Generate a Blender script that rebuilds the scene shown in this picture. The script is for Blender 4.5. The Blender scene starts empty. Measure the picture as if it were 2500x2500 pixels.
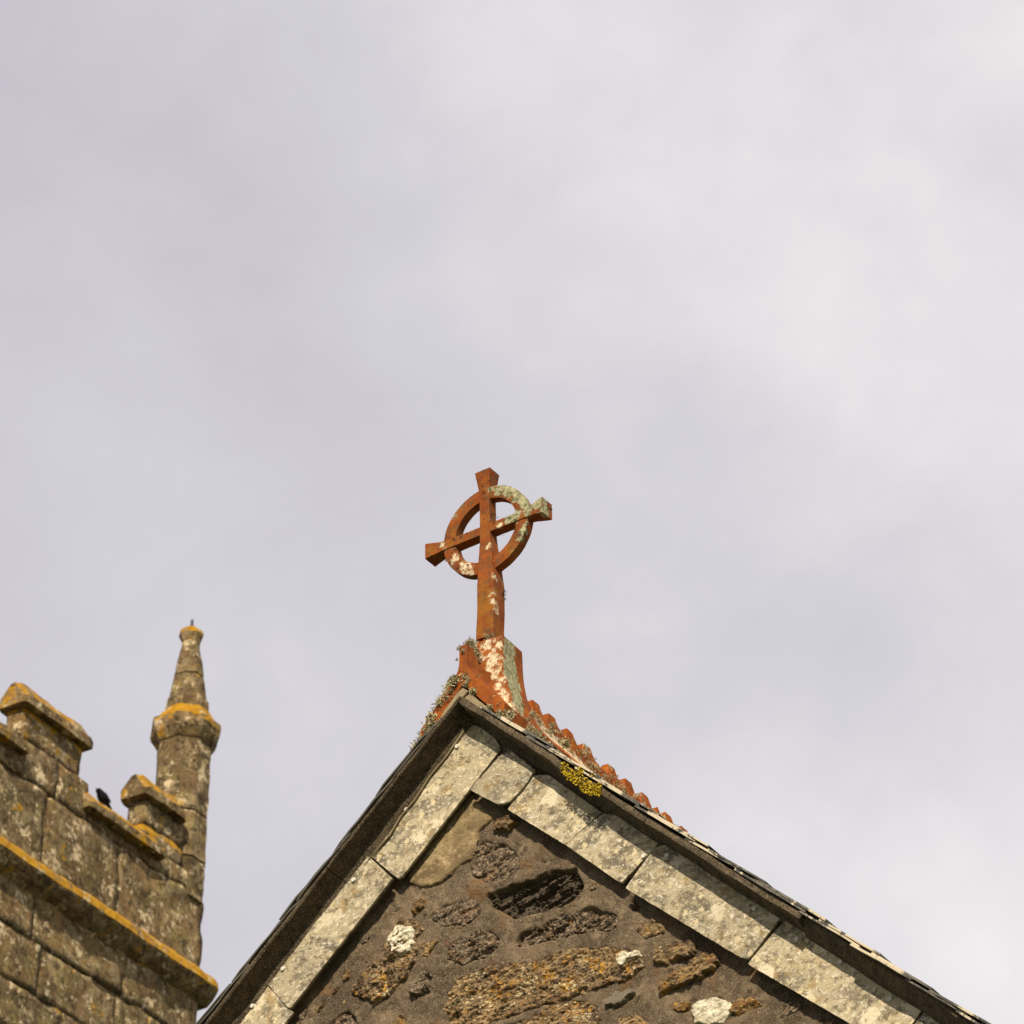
import bpy, bmesh, math, random
import numpy as np
from mathutils import Vector, Matrix, noise as mn
random.seed(7)
R = math.radians
S = bpy.context.scene
COL = S.collection

# ------------------------------------------------------------------ camera
F = 8700.0                       # focal length in pixels of a 2500 px wide frame
PITCH = R(34.6)
CAM = Vector((0, 0, 1.6))
cd = bpy.data.cameras.new('camera'); cam = bpy.data.objects.new('camera', cd); COL.objects.link(cam)
cam.location = CAM; cam.rotation_euler = (R(90) + PITCH, 0, 0)
cd.sensor_width = 36; cd.lens = 36 * F / 2500; cd.clip_end = 5000; cd.clip_start = 0.1
cd.dof.use_dof = True; cd.dof.focus_distance = 14.3; cd.dof.aperture_fstop = 8.0
S.camera = cam

def ray(px, py):
    x = (px - 1250) / F; y = -(py - 1250) / F
    return Vector((x, math.cos(PITCH) - y * math.sin(PITCH), math.sin(PITCH) + y * math.cos(PITCH)))

AZ = R(31.9)                     # the ridge runs away to the right at this angle
U = Vector((math.cos(AZ), -math.sin(AZ), 0)); W = Vector((math.sin(AZ), math.cos(AZ), 0))
PHI = R(43.6)

# ------------------------------------------------------------------ sun, sky, exposure
sl = (0.42, 1.0, 0.90)           # toward the sun: along the gable, out of it, up
to_sun = (U * sl[0] - W * sl[1] + Vector((0, 0, sl[2]))).normalized()
ld = bpy.data.lights.new('sun', 'SUN'); sun = bpy.data.objects.new('sun', ld); COL.objects.link(sun)
ld.energy = 5.0; ld.angle = R(0.5); ld.color = (1.0, 0.89, 0.70)
sun.rotation_euler = to_sun.to_track_quat('Z', 'Y').to_euler()
sun.location = (0, -5, 30)
wd = bpy.data.worlds.new('World'); S.world = wd; wd.use_nodes = True
wt = wd.node_tree; wt.nodes.clear()
def wn(t, **k):
    n = wt.nodes.new(t)
    for a, b in k.items(): setattr(n, a, b)
    return n
wo = wn('ShaderNodeOutputWorld'); bg = wn('ShaderNodeBackground'); bg.inputs['Strength'].default_value = 0.08
sky = wn('ShaderNodeTexSky', sky_type='NISHITA'); sky.sun_disc = False
sky.sun_elevation = math.asin(to_sun.z); sky.sun_rotation = math.atan2(to_sun.x, to_sun.y)
tc = wn('ShaderNodeTexCoord')
def wnoise(scale, det, rough, off, dist=0.0, sc=(1, 1, 1)):
    mp = wn('ShaderNodeMapping'); mp.inputs['Location'].default_value = off; mp.inputs['Scale'].default_value = sc
    wt.links.new(tc.outputs['Generated'], mp.inputs['Vector'])
    n = wn('ShaderNodeTexNoise'); wt.links.new(mp.outputs['Vector'], n.inputs['Vector'])
    n.inputs['Scale'].default_value = scale; n.inputs['Detail'].default_value = det
    n.inputs['Roughness'].default_value = rough; n.inputs['Distortion'].default_value = dist
    return n.outputs['Fac']
def wmath(op, a, b):
    n = wn('ShaderNodeMath', operation=op)
    for i, v in enumerate((a, b)):
        if isinstance(v, (int, float)): n.inputs[i].default_value = v
        else: wt.links.new(v, n.inputs[i])
    return n.outputs[0]
big = wnoise(4.5, 2, 0.5, (2.6, 0.4, 1.3), 0.0, (1, 1, 1.3))
mid = wnoise(11.0, 4, 0.5, (1.2, 5.0, 0.7), 0.25, (0.8, 1, 1.2))
sep = wn('ShaderNodeSeparateXYZ'); wt.links.new(tc.outputs['Generated'], sep.inputs[0])
v = wmath('ADD', wmath('MULTIPLY', big, 0.42), wmath('ADD', wmath('MULTIPLY', mid, 0.38), wmath('MULTIPLY', wnoise(30, 5, 0.6, (0.3, 2.0, 0.9), 0.3), 0.14)))
v = wmath('ADD', v, wmath('MULTIPLY', sep.outputs['X'], 0.80))
bank = None
for bx_, by_, k_ in ((1420, 520, 5.8), (2500, 2450, 6.5)):
    dd_ = wn('ShaderNodeVectorMath', operation='DISTANCE'); dd_.inputs[1].default_value = ray(bx_, by_).normalized()
    wt.links.new(tc.outputs['Generated'], dd_.inputs[0])
    gl = wmath('ADD', wmath('MULTIPLY', dd_.outputs['Value'], k_), wmath('MULTIPLY', wnoise(16, 4, 0.55, (4.2, 1.0, 2.7)), 0.9))
    gm = wn('ShaderNodeMapRange'); gm.interpolation_type = 'SMOOTHSTEP'; wt.links.new(gl, gm.inputs['Value'])
    gm.inputs['From Min'].default_value = 1.25; gm.inputs['From Max'].default_value = 0.40
    bank = gm.outputs[0] if bank is None else wmath('MAXIMUM', bank, gm.outputs[0])
v = wmath('ADD', wmath('ADD', v, wmath('MULTIPLY', bank, 0.13)), 0.02)
rp = wn('ShaderNodeValToRGB'); wt.links.new(v, rp.inputs[0])
el = rp.color_ramp.elements
el[0].position = 0.26; el[0].color = (5.9, 5.58, 6.25, 1)
el[1].position = 0.74; el[1].color = (9.3, 8.95, 8.95, 1)
e = el.new(0.50); e.color = (7.0, 6.78, 7.2, 1)
mx = wn('ShaderNodeMix', data_type='RGBA'); mx.inputs[0].default_value = 0.94
wt.links.new(sky.outputs[0], mx.inputs[6]); wt.links.new(rp.outputs[0], mx.inputs[7])
wt.links.new(mx.outputs[2], bg.inputs['Color']); wt.links.new(bg.outputs[0], wo.inputs[0])
S.view_settings.view_transform = 'Standard'; S.view_settings.look = 'None'
S.view_settings.exposure = 0.32; S.view_settings.gamma = 1.0; S.view_settings.use_curve_mapping = False

# ------------------------------------------------------------------ frames of the two buildings
O = CAM + ray(1162, 1732).normalized() * 14.3      # roof apex in the plane of the gable
def loc(px, py, w):              # point on the vertical plane w (metres behind the gable): gives (u, z)
    d = ray(px, py); t = ((O + W * w) - CAM).dot(W) / d.dot(W)
    q = CAM + d * t - O
    return q.dot(U), q.z
def locu(px, py, u):             # point on the vertical plane u: gives (w, z)
    d = ray(px, py); t = ((O + U * u) - CAM).dot(U) / d.dot(U)
    q = CAM + d * t - O
    return q.dot(W), q.z
TO = CAM + ray(492, 2300).normalized() * 33.0      # tower: a point on its far right corner
def tw(px, py, u=0.0):           # point on the tower face: (y along it, z)
    d = ray(px, py); t = ((TO + U * u) - CAM).dot(U) / d.dot(U)
    q = CAM + d * t - TO
    return q.dot(W), q.z

# ------------------------------------------------------------------ materials
class MT:
    def __init__(s, name, rough=0.9):
        s.m = bpy.data.materials.new(name); s.m.use_nodes = True; s.t = s.m.node_tree
        s.b = s.t.nodes['Principled BSDF']; s.b.inputs['Roughness'].default_value = rough
        s.b.inputs['Specular IOR Level'].default_value = 0.25
        tcn = s.t.nodes.new('ShaderNodeTexCoord'); oi = s.t.nodes.new('ShaderNodeObjectInfo')
        s.co = tcn.outputs['Object']
        a = s.t.nodes.new('ShaderNodeVectorMath'); a.operation = 'MULTIPLY_ADD'
        s.rnd = oi.outputs['Random']
        s.t.links.new(oi.outputs['Random'], a.inputs[0]); a.inputs[1].default_value = (17, 31, 23)
        s.t.links.new(s.co, a.inputs[2]); s.cr = a.outputs[0]      # object coordinates shifted per object
        s.nrm = s.t.nodes.new('ShaderNodeNewGeometry').outputs['Normal']
    def put(s, sock, v):
        if isinstance(v, (int, float)): sock.default_value = v
        elif isinstance(v, tuple): sock.default_value = v if len(v) == len(sock.default_value) else (*v, 1)
        else: s.t.links.new(v, sock)
    def math(s, op, a, b=0.0, clamp=False):
        n = s.t.nodes.new('ShaderNodeMath'); n.operation = op; n.use_clamp = clamp
        s.put(n.inputs[0], a); s.put(n.inputs[1], b); return n.outputs[0]
    def map(s, co, sc, rot=(0, 0, 0)):
        n = s.t.nodes.new('ShaderNodeMapping'); s.put(n.inputs['Vector'], co)
        n.inputs['Scale'].default_value = sc; n.inputs['Rotation'].default_value = rot; return n.outputs[0]
    def noise(s, scale, det=4, rough=0.6, dist=0.0, co=None):
        n = s.t.nodes.new('ShaderNodeTexNoise'); s.put(n.inputs['Vector'], co if co is not None else s.cr)
        n.inputs['Scale'].default_value = scale; n.inputs['Detail'].default_value = det
        n.inputs['Roughness'].default_value = rough; n.inputs['Distortion'].default_value = dist
        return n.outputs['Fac']
    def voro(s, scale, feature='F1', out='Distance', co=None, rand=1.0):
        n = s.t.nodes.new('ShaderNodeTexVoronoi'); n.feature = feature
        s.put(n.inputs['Vector'], co if co is not None else s.cr)
        n.inputs['Scale'].default_value = scale; n.inputs['Randomness'].default_value = rand
        return n.outputs[out]
    def step(s, v, lo, hi):
        n = s.t.nodes.new('ShaderNodeMapRange'); n.interpolation_type = 'SMOOTHSTEP'
        s.put(n.inputs['Value'], v); n.inputs['From Min'].default_value = lo; n.inputs['From Max'].default_value = hi
        return n.outputs[0]
    def mix(s, f, a, b, mode='MIX'):
        n = s.t.nodes.new('ShaderNodeMix'); n.data_type = 'RGBA'; n.blend_type = mode
        s.put(n.inputs[0], f); s.put(n.inputs[6], a); s.put(n.inputs[7], b); return n.outputs[2]
    def up(s):
        n = s.t.nodes.new('ShaderNodeSeparateXYZ'); s.put(n.inputs[0], s.nrm); return n.outputs['Z']
    def axis(s, k):
        n = s.t.nodes.new('ShaderNodeSeparateXYZ'); s.put(n.inputs[0], s.co); return n.outputs[k]
    def spots(s, items, amp=0.03, nscale=28, soft=0.006):
        # irregular patches of growth centred where it grows
        nz = s.math('MULTIPLY', s.math('SUBTRACT', s.noise(nscale, 5, 0.65, co=s.co), 0.5), amp * 2)
        res = None
        for (c, r) in items:
            d = s.t.nodes.new('ShaderNodeVectorMath'); d.operation = 'DISTANCE'
            s.put(d.inputs[0], s.co); d.inputs[1].default_value = c
            q = s.math('ADD', s.math('SUBTRACT', r, d.outputs['Value']), nz)
            res = q if res is None else s.math('MAXIMUM', res, q)
        return s.step(res, -soft, soft)
    def done(s, col, h=None, bump=0.5, dist=0.01):
        s.put(s.b.inputs['Base Color'], col)
        if h is not None:
            n = s.t.nodes.new('ShaderNodeBump'); n.inputs['Strength'].default_value = bump
            n.inputs['Distance'].default_value = dist; s.put(n.inputs['Height'], h)
            s.t.links.new(n.outputs[0], s.b.inputs['Normal'])
        return s.m
M = {}
def mk_mortar():
    m = MT('mortar', 0.95)
    c = m.mix(m.step(m.noise(4, 7, 0.7, co=m.co), 0.36, 0.64), (0.085, 0.060, 0.038), (0.205, 0.148, 0.09))
    c = m.mix(m.math('MULTIPLY', m.step(m.noise(14, 7, 0.75, co=m.co), 0.52, 0.64), 0.7), c, (0.27, 0.20, 0.12))
    c = m.mix(m.math('MULTIPLY', m.step(m.noise(20, 7, 0.75, 0.3, co=m.co), 0.46, 0.36), 0.8), c, (0.055, 0.036, 0.02))
    g = m.noise(200, 3, 0.75, co=m.co)
    c = m.mix(m.step(g, 0.56, 0.68), c, (0.42, 0.33, 0.22))
    c = m.mix(m.step(g, 0.44, 0.34), c, (0.03, 0.02, 0.012))
    c = m.mix(m.math('MULTIPLY', m.step(m.noise(7, 5, 0.6, co=m.map(m.co, (1, 1, 1.0), (0, 0.3, 0))), 0.58, 0.68), 0.5), c, (0.20, 0.095, 0.03))
    h = m.math('ADD', m.math('MULTIPLY', m.noise(45, 8, 0.8, co=m.co), 1.6), m.math('MULTIPLY', g, 0.5))
    return m.done(c, h, 1.0, 0.008)
def mk_rough():
    m = MT('rough brown stone', 0.95)
    a = m.noise(55, 6, 0.75); b = m.noise(12, 4, 0.6)
    c = m.mix(m.step(a, 0.38, 0.64), (0.04, 0.027, 0.018), (0.24, 0.175, 0.115))
    c = m.mix(m.step(m.noise(90, 4, 0.8), 0.54, 0.62), c, (0.46, 0.36, 0.25)); c = m.mix(m.step(m.noise(40, 6, 0.8), 0.45, 0.38), c, (0.02, 0.013, 0.009))
    c = m.mix(m.math('MULTIPLY', m.step(b, 0.5, 0.7), 0.5), c, (0.20, 0.11, 0.05))
    c = m.mix(m.step(m.noise(20, 4, 0.6), 0.68, 0.72), c, (0.42, 0.20, 0.04))
    return m.done(c, m.noise(75, 8, 0.75), 1.0, 0.012)
def mk_ochre(name, warm):
    m = MT(name, 0.9)
    st = m.map(m.cr, (1, 1, 1.9), (0, R(18), 0))
    a = m.noise(13, 8, 0.78, 0.4, co=st)
    c = m.mix(m.step(a, 0.38, 0.60), (0.09, 0.055, 0.028), (0.40, 0.265, 0.13))
    c = m.mix(m.step(m.noise(9, 8, 0.75, 0.2), 0.50, 0.60), c, (0.24, 0.115, 0.03) if warm else (0.26, 0.175, 0.10))
    c = m.mix(m.step(m.noise(17, 8, 0.76, 0.3), 0.56, 0.62), c, (0.40, 0.19, 0.03))
    c = m.mix(m.step(m.noise(14, 8, 0.80, 0.2), 0.575, 0.61), c, (0.60, 0.30, 0.03)); c = m.mix(m.step(m.noise(8, 6, 0.7), 0.46, 0.36), c, (0.10, 0.065, 0.04))
    chip = m.math('ADD', m.voro(46, co=st), m.math('MULTIPLY', m.noise(10, 3, 0.6), -0.9))
    chip = m.math('ADD', chip, m.math('MULTIPLY', m.step(m.noise(6, 4, 0.6), 0.58, 0.40), 0.22)); c = m.mix(m.step(chip, -0.15 if not warm else -.22, -0.21 if not warm else -.27), c, (0.66, 0.55, 0.33) if not warm else (0.52, 0.34, 0.12))
    c = m.mix(m.step(m.noise(30, 7, 0.78, 0.5, co=st), 0.585, 0.63), c, (0.56, 0.46, 0.28))
    c = m.mix(m.step(m.noise(26, 8, 0.8, 0.2), 0.44, 0.38), c, (0.025, 0.015, 0.008))
    h = m.math('ADD', m.noise(60, 8, 0.8, co=st), m.math('MULTIPLY', m.voro(46, co=st), -0.5))
    return m.done(c, h, 1.0, 0.014)
def mk_white():
    m = MT('white lichen crust', 0.95)
    c = m.mix(m.step(m.noise(30, 6, 0.7), 0.35, 0.6), (0.40, 0.34, 0.23), (0.66, 0.61, 0.47))
    c = m.mix(m.step(m.noise(32, 8, 0.8, 0.3, co=m.map(m.cr, (1, 1, 2.2), (0, R(20), 0))), 0.56, 0.62), c, (0.12, 0.085, 0.04))
    return m.done(c, m.noise(60, 7, 0.7), 0.8, 0.008)
def mk_plaster():
    m = MT('tan lime render', 0.95)
    c = m.mix(m.step(m.noise(7, 7, 0.7, co=m.co), 0.38, 0.62), (0.17, 0.118, 0.06), (0.31, 0.225, 0.115))
    c = m.mix(m.step(m.noise(18, 8, 0.78, 0.2, co=m.co), 0.54, 0.62), c, (0.40, 0.30, 0.165))
    c = m.mix(m.math('MULTIPLY', m.step(m.noise(11, 8, 0.75, co=m.co), 0.47, 0.38), 0.7), c, (0.11, 0.075, 0.04))
    c = m.mix(m.step(m.noise(150, 3, 0.7, co=m.co), 0.42, 0.34), c, (0.09, 0.06, 0.03))
    return m.done(c, m.noise(45, 9, 0.82, co=m.co), 1.0, 0.008)
def mk_slate():
    m = MT('lichened hanging slate', 0.85)
    st = m.map(m.cr, (1, 1, 1.5), (0, R(35), 0))
    c = m.mix(m.step(m.noise(6, 5, 0.6), 0.35, 0.65), (0.14, 0.122, 0.092), (0.25, 0.215, 0.155))
    c = m.mix(m.math('MULTIPLY', m.step(m.noise(8, 5, 0.65), 0.52, 0.64), 0.7), c, (0.38, 0.265, 0.11))
    big = m.noise(9, 9, 0.74, 0.35, co=st)
    c = m.mix(m.step(big, 0.455, 0.53), c, (0.40, 0.345, 0.24))
    wob = m.math('MULTIPLY', m.noise(22, 6, 0.75), 0.75)
    ros = m.math('ADD', m.voro(6.5), wob)
    c = m.mix(m.step(ros, 0.66, 0.60), c, (0.60, 0.53, 0.40))
    ros2 = m.math('ADD', m.voro(17), m.math('MULTIPLY', m.noise(55, 5, 0.75), 0.8))
    c = m.mix(m.step(ros2, 0.64, 0.58), c, (0.56, 0.48, 0.32))
    tone = m.mix(m.rnd, (0.78, 0.76, 0.72), (1.12, 1.08, 1.0)); c = m.mix(1.0, c, tone, 'MULTIPLY')
    fine = m.noise(48, 8, 0.8, 0.3, co=st)
    c = m.mix(m.math('MULTIPLY', m.step(fine, 0.53, 0.60), 0.85), c, (0.68, 0.61, 0.48))
    c = m.mix(m.math('MULTIPLY', m.step(m.noise(30, 8, 0.8, 0.3), 0.455, 0.40), 0.8), c, (0.11, 0.085, 0.05))
    c = m.mix(m.step(m.noise(130, 3, 0.7), 0.36, 0.30), c, (0.07, 0.05, 0.03))
    h = m.math('ADD', m.math('MULTIPLY', fine, 1.0), m.math('MULTIPLY', big, 1.2))
    return m.done(c, h, 0.8, 0.006)
def mk_verge(k=1.0):
    m = MT('dark weathered bedding mortar', 0.97)
    a = m.noise(22, 5, 0.7, co=m.co)
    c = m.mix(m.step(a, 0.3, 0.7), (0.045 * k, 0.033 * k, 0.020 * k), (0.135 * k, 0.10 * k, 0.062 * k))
    f = m.noise(170, 3, 0.8, co=m.map(m.co, (1, 1, 1)))
    c = m.mix(m.step(f, 0.54, 0.66), c, (0.30, 0.235, 0.15)); c = m.mix(m.step(f, 0.44, 0.36), c, (0.02, 0.014, 0.008))
    c = m.mix(m.step(m.noise(9, 5, 0.6, co=m.co), 0.62, 0.7), c, (0.16, 0.135, 0.085))
    return m.done(c, m.math('ADD', f, m.noise(45, 6, 0.7, co=m.co)), 1.0, 0.01)
def mk_roofslate():
    m = MT('roof slate', 0.8)
    c = m.mix(m.step(m.noise(14, 5, 0.7), 0.4, 0.6), (0.06, 0.055, 0.048), (0.14, 0.125, 0.10))
    c = m.mix(m.step(m.noise(5, 6, 0.7, 0.2, co=m.co), 0.48, 0.52), c, (0.50, 0.43, 0.31))
    return m.done(c, m.noise(80, 6, 0.7), 0.5, 0.004)
def mk_terra(name, grey_items=(), white_items=(), general=0.0, bright=1.0, brown=(0.15, 0.052, 0.018), tint=(0.30, 0.085, 0.008)):
    m = MT(name, 0.85)
    m.b.inputs['Specular IOR Level'].default_value = 0.12
    k = bright
    c = m.mix(m.step(m.noise(14, 5, 0.6), 0.3, 0.7), (0.20 * k, 0.048 * k, 0.009), (0.32 * k, 0.086 * k, 0.012))
    c = m.mix(m.math('MULTIPLY', m.step(m.noise(34, 5, 0.65), 0.48, 0.62), 0.75), c, brown)
    c = m.mix(m.math('MULTIPLY', m.step(m.noise(9, 5, 0.65), 0.5, 0.65), 0.6), c, tint)
    c = m.mix(m.step(m.noise(120, 3, 0.7), 0.64, 0.70), c, (0.10, 0.035, 0.012))
    c = m.mix(m.step(m.noise(70, 4, 0.6), 0.70, 0.73), c, (0.60, 0.50, 0.30))
    rough = None
    if general:
        g = m.noise(16, 7, 0.72, 0.4)
        c = m.mix(m.step(g, 0.62 - general, 0.66 - general), c, (0.36, 0.33, 0.20))
        c = m.mix(m.step(m.noise(24, 7, 0.72, 0.4), 0.66 - general * 0.8, 0.69 - general * 0.8), c, (0.60, 0.52, 0.34))
    c = m.mix(m.math('MULTIPLY', m.step(m.noise(20, 7, 0.75, 0.2, co=m.map(m.co, (1, 1, .45))), 0.53, 0.64), 0.55), c, (0.075, 0.042, 0.022))
    crust = m.mix(m.step(m.noise(60, 6, 0.75, 0.4, co=m.co), 0.36, 0.62), (0.09, 0.085, 0.04), (0.36, 0.34, 0.20))
    if grey_items:
        c = m.mix(m.spots(grey_items, 0.045, 30), c, crust)
    if white_items:
        wh = m.mix(m.step(m.noise(55, 5, 0.7, co=m.co), 0.35, 0.6), (0.42, 0.33, 0.19), (0.66, 0.57, 0.40))
        sp = m.math('MULTIPLY', m.spots(white_items, 0.045, 40, 0.010), 1.0)
        sp = m.math('MULTIPLY', sp, m.step(m.noise(75, 7, 0.8, co=m.co), 0.40, 0.50))
        c = m.mix(sp, c, wh)
    return m.done(c, m.noise(90, 6, 0.7), 0.45, 0.004)
def mk_granite(name, orange, ztop=False):
    m = MT(name, 0.95)
    st = m.map(m.cr, (1, 1, 0.8))
    a = m.noise(3.0, 6, 0.65); b = m.noise(6.0, 8, 0.74, 0.4, co=st)
    c = m.mix(m.step(a, 0.32, 0.66), (0.088, 0.058, 0.027), (0.225, 0.155, 0.078))
    tone = m.mix(m.rnd, (0.72, 0.68, 0.64), (1.30, 1.18, 1.0)); c = m.mix(1.0, c, tone, 'MULTIPLY')
    c = m.mix(m.math('MULTIPLY', m.step(m.noise(3.6, 6, 0.65), 0.48, 0.62), 0.6), c, (0.135, 0.115, 0.05))
    c = m.mix(m.math('MULTIPLY', m.step(b, 0.50, 0.58), 0.8), c, (0.30, 0.225, 0.125))
    c = m.mix(m.math('MULTIPLY', m.step(m.noise(5.0, 8, 0.8, 0.1), 0.52, 0.57), 0.6), c, (0.30, 0.23, 0.085)); c = m.mix(m.step(m.noise(5.2, 8, 0.80, 0.2), 0.55, 0.60), c, (0.68, 0.54, 0.34)); c = m.mix(m.step(m.noise(10, 8, 0.75, 0.2), 0.59, 0.64), c, (0.68, 0.56, 0.37))
    c = m.mix(m.math('MULTIPLY', m.step(m.noise(11, 8, 0.78, 0.3), 0.48, 0.41), 0.8), c, (0.04, 0.028, 0.014))
    if orange:
        f = m.math('ADD', m.noise(3.6, 9, 0.80, 0.2), m.math('MULTIPLY', m.step(m.up(), -0.15, 0.25), 0.13 if ztop else 0.02))
        og = m.mix(m.step(m.noise(10, 6, 0.7), 0.42, 0.60), (0.48, 0.25, 0.010), (0.36, 0.17, 0.006))
        og = m.mix(m.step(m.noise(7, 6, 0.7), 0.56, 0.62), og, (0.50, 0.40, 0.22))
        c = m.mix(m.step(f, 0.66 - orange, 0.70 - orange), c, og)
    return m.done(c, m.math('ADD', m.noise(22, 8, 0.75), m.math('MULTIPLY', b, 0.8)), 1.0, 0.035)
def mk_plain(name, col, rough=0.8, v=0.3, scale=30, metal=0.0):
    m = MT(name, rough)
    c = m.mix(m.noise(scale, 4, 0.6), tuple(x * (1 - v) for x in col), tuple(x * (1 + v) for x in col))
    m.b.inputs['Metallic'].default_value = metal
    return m.done(c, m.noise(scale * 3, 4, 0.6), 0.3, 0.003)
M['mortar'] = mk_mortar(); M['rough'] = mk_rough(); M['ochre'] = mk_ochre('ochre stone', False)
M['warm'] = mk_ochre('rusty stone', True); M['white'] = mk_white(); M['plaster'] = mk_plaster()
M['darkslate'] = mk_plain('dark roof slate edge', (0.075, 0.066, 0.052), 0.85, 0.5, 25); M['slate'] = mk_slate(); M['verge'] = mk_verge(); M['vergelit'] = mk_verge(1.3); M['roofslate'] = mk_roofslate()  # right verge: same mortar, its colour lightened to carry the sunlit strip
M['bead'] = mk_plain('pale jointing mortar', (0.24, 0.19, 0.11), 0.95, 0.45, 40)
M['dark'] = mk_plain('dark stone', (0.06, 0.045, 0.03), 0.95, 0.5, 50)
M['flat'] = mk_plain('smooth grey stone', (0.15, 0.125, 0.09), 0.85, 0.3, 20)
M['tuft'] = mk_plain('grey green tufted lichen', (0.36, 0.31, 0.18), 0.95, 0.55, 45)
M['moss'] = mk_plain('dark tuft', (0.06, 0.055, 0.025), 0.95, 0.5, 60)
M['yellow'] = mk_plain('yellow lichen', (0.47, 0.34, 0.02), 0.9, 0.3, 60)
M['nail'] = mk_plain('dull zinc nail', (0.55, 0.52, 0.44), 0.6, 0.3, 80, 0.0)
M['granite'] = mk_granite('weathered granite', 0.05); M['coping'] = mk_granite('granite with orange lichen', 0.09, True)
M['band'] = mk_granite('granite moulding with orange lichen', 0.11, True)
M['rod'] = mk_plain('dark metal', (0.03, 0.03, 0.035), 0.5, 0.2, 30, 0.6)
M['bird'] = mk_plain('black feathers', (0.004, 0.004, 0.008), 0.8, 0.3, 60)
M['beak'] = mk_plain('dark beak', (0.02, 0.02, 0.022), 0.5, 0.2, 60)
M['grass'] = mk_plain('short grass', (0.045, 0.06, 0.02), 0.95, 0.4, 3)
M['infill'] = mk_plain('recessed joint', (0.17, 0.128, 0.078), 0.98, 0.4, 12)

# ------------------------------------------------------------------ helpers
def empty(name, location, rot=0.0):
    o = bpy.data.objects.new(name, None); COL.objects.link(o)
    o.location = location; o.rotation_euler = (0, 0, rot); o.empty_display_size = 0.2
    return o
def tag(o, label=None, cat=None, group=None, kind=None):
    if label: o['label'] = label
    if cat: o['category'] = cat
    if group: o['group'] = group
    if kind: o['kind'] = kind
    return o
def link(name, me, mat, parent=None, smooth=False):
    me.materials.append(mat)
    if smooth: me.polygons.foreach_set('use_smooth', [True] * len(me.polygons))
    o = bpy.data.objects.new(name, me); COL.objects.link(o)
    if parent: o.parent = parent
    return o
def mesh(name, vs, fs, mat, parent=None, smooth=False):
    me = bpy.data.meshes.new(name); me.from_pydata([tuple(v) for v in vs], [], fs); me.update()
    return link(name, me, mat, parent, smooth)
def from_bm(name, bm, mat, parent=None, smooth=False):
    bmesh.ops.recalc_face_normals(bm, faces=bm.faces)
    me = bpy.data.meshes.new(name); bm.to_mesh(me); bm.free()
    return link(name, me, mat, parent, smooth)
def fr(p, o=4, h=0.9): return mn.fractal(p, h, 2.0, o)
def box_bm(lo, hi, n=(4, 4, 4), r=0.01, amp=0.0, freq=6.0, seed=0.0, amp2=0.0):
    # box with divided faces, rounded arrises and worn, uneven faces
    bm = bmesh.new(); vd = {}
    lo = Vector(lo); hi = Vector(hi)
    def vert(i, j, k):
        key = (i, j, k)
        if key in vd: return vd[key]
        v = Vector(tuple(lo[a] + (hi[a] - lo[a]) * (key[a] / n[a]) for a in range(3)))
        rr = min(r, *((hi[a] - lo[a]) * 0.49 for a in range(3)))
        q = Vector(tuple(min(max(v[a], lo[a] + rr), hi[a] - rr) for a in range(3)))
        d = v - q
        if d.length > 1e-9: v = q + d.normalized() * rr
        if amp:
            sd = Vector((seed * 7.1, seed * 3.3, seed))
            nv = Vector((fr(v * freq + sd), fr(v * freq + sd + Vector((9, 0, 0))), fr(v * freq + sd + Vector((0, 9, 0)))))
            v = v + nv * amp
            if amp2: v = v + mn.noise_vector(v * freq * 5 + sd) * amp2
        vd[key] = bm.verts.new(v); return vd[key]
    for ax in range(3):
        b, c = (ax + 1) % 3, (ax + 2) % 3
        for side in (0, n[ax]):
            for i in range(n[b]):
                for j in range(n[c]):
                    q = []
                    for (p, s) in ((i, j), (i + 1, j), (i + 1, j + 1), (i, j + 1)):
                        key = [0, 0, 0]; key[ax] = side; key[b] = p; key[c] = s; q.append(vert(*key))
                    try: bm.faces.new(q)
                    except ValueError: pass
    return bm
def loft(sections, name, mat, parent, smooth=False, cap=True):
    n = len(sections[0]); vs = [p for s in sections for p in s]; fs = []
    for i in range(len(sections) - 1):
        for j in range(n):
            a = i * n + j; b = i * n + (j + 1) % n
            fs.append((a, b, b + n, a + n))
    bm = bmesh.new(); bv = [bm.verts.new(v) for v in vs]
    for f in fs: bm.faces.new([bv[k] for k in f])
    if cap:
        bm.faces.new(bv[:n][::-1]); bm.faces.new(bv[-n:])
    return from_bm(name, bm, mat, parent, smooth)
def rect_section(hx, hy, r, m=5):
    # closed rounded rectangle, side points shared out evenly
    pts = []
    cs = [(hx, hy, 0), (-hx, hy, 90), (-hx, -hy, 180), (hx, -hy, 270)]
    for k, (cx, cy, a0) in enumerate(cs):
        sx = 1 if cx > 0 else -1; sy = 1 if cy > 0 else -1
        for t in (0, 45, 90):
            a = R(a0 + t); pts.append((cx - sx * r + r * math.cos(a), cy - sy * r + r * math.sin(a)))
        nx, ny, na = cs[(k + 1) % 4]
        s2x = 1 if nx > 0 else -1; s2y = 1 if ny > 0 else -1
        e = (nx - s2x * r + r * math.cos(R(na)), ny - s2y * r + r * math.sin(R(na)))
        p = pts[-1]
        for q in range(1, m): pts.append((p[0] + (e[0] - p[0]) * q / m, p[1] + (e[1] - p[1]) * q / m))
    return pts
def interp(rows, x):
    for a, b in zip(rows, rows[1:]):
        if a[0] <= x <= b[0] or b[0] <= x <= a[0]:
            t = (x - a[0]) / (b[0] - a[0]) if b[0] != a[0] else 0
            return [a[k] + (b[k] - a[k]) * t for k in range(1, len(a))]
    return list(rows[-1][1:])
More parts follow.
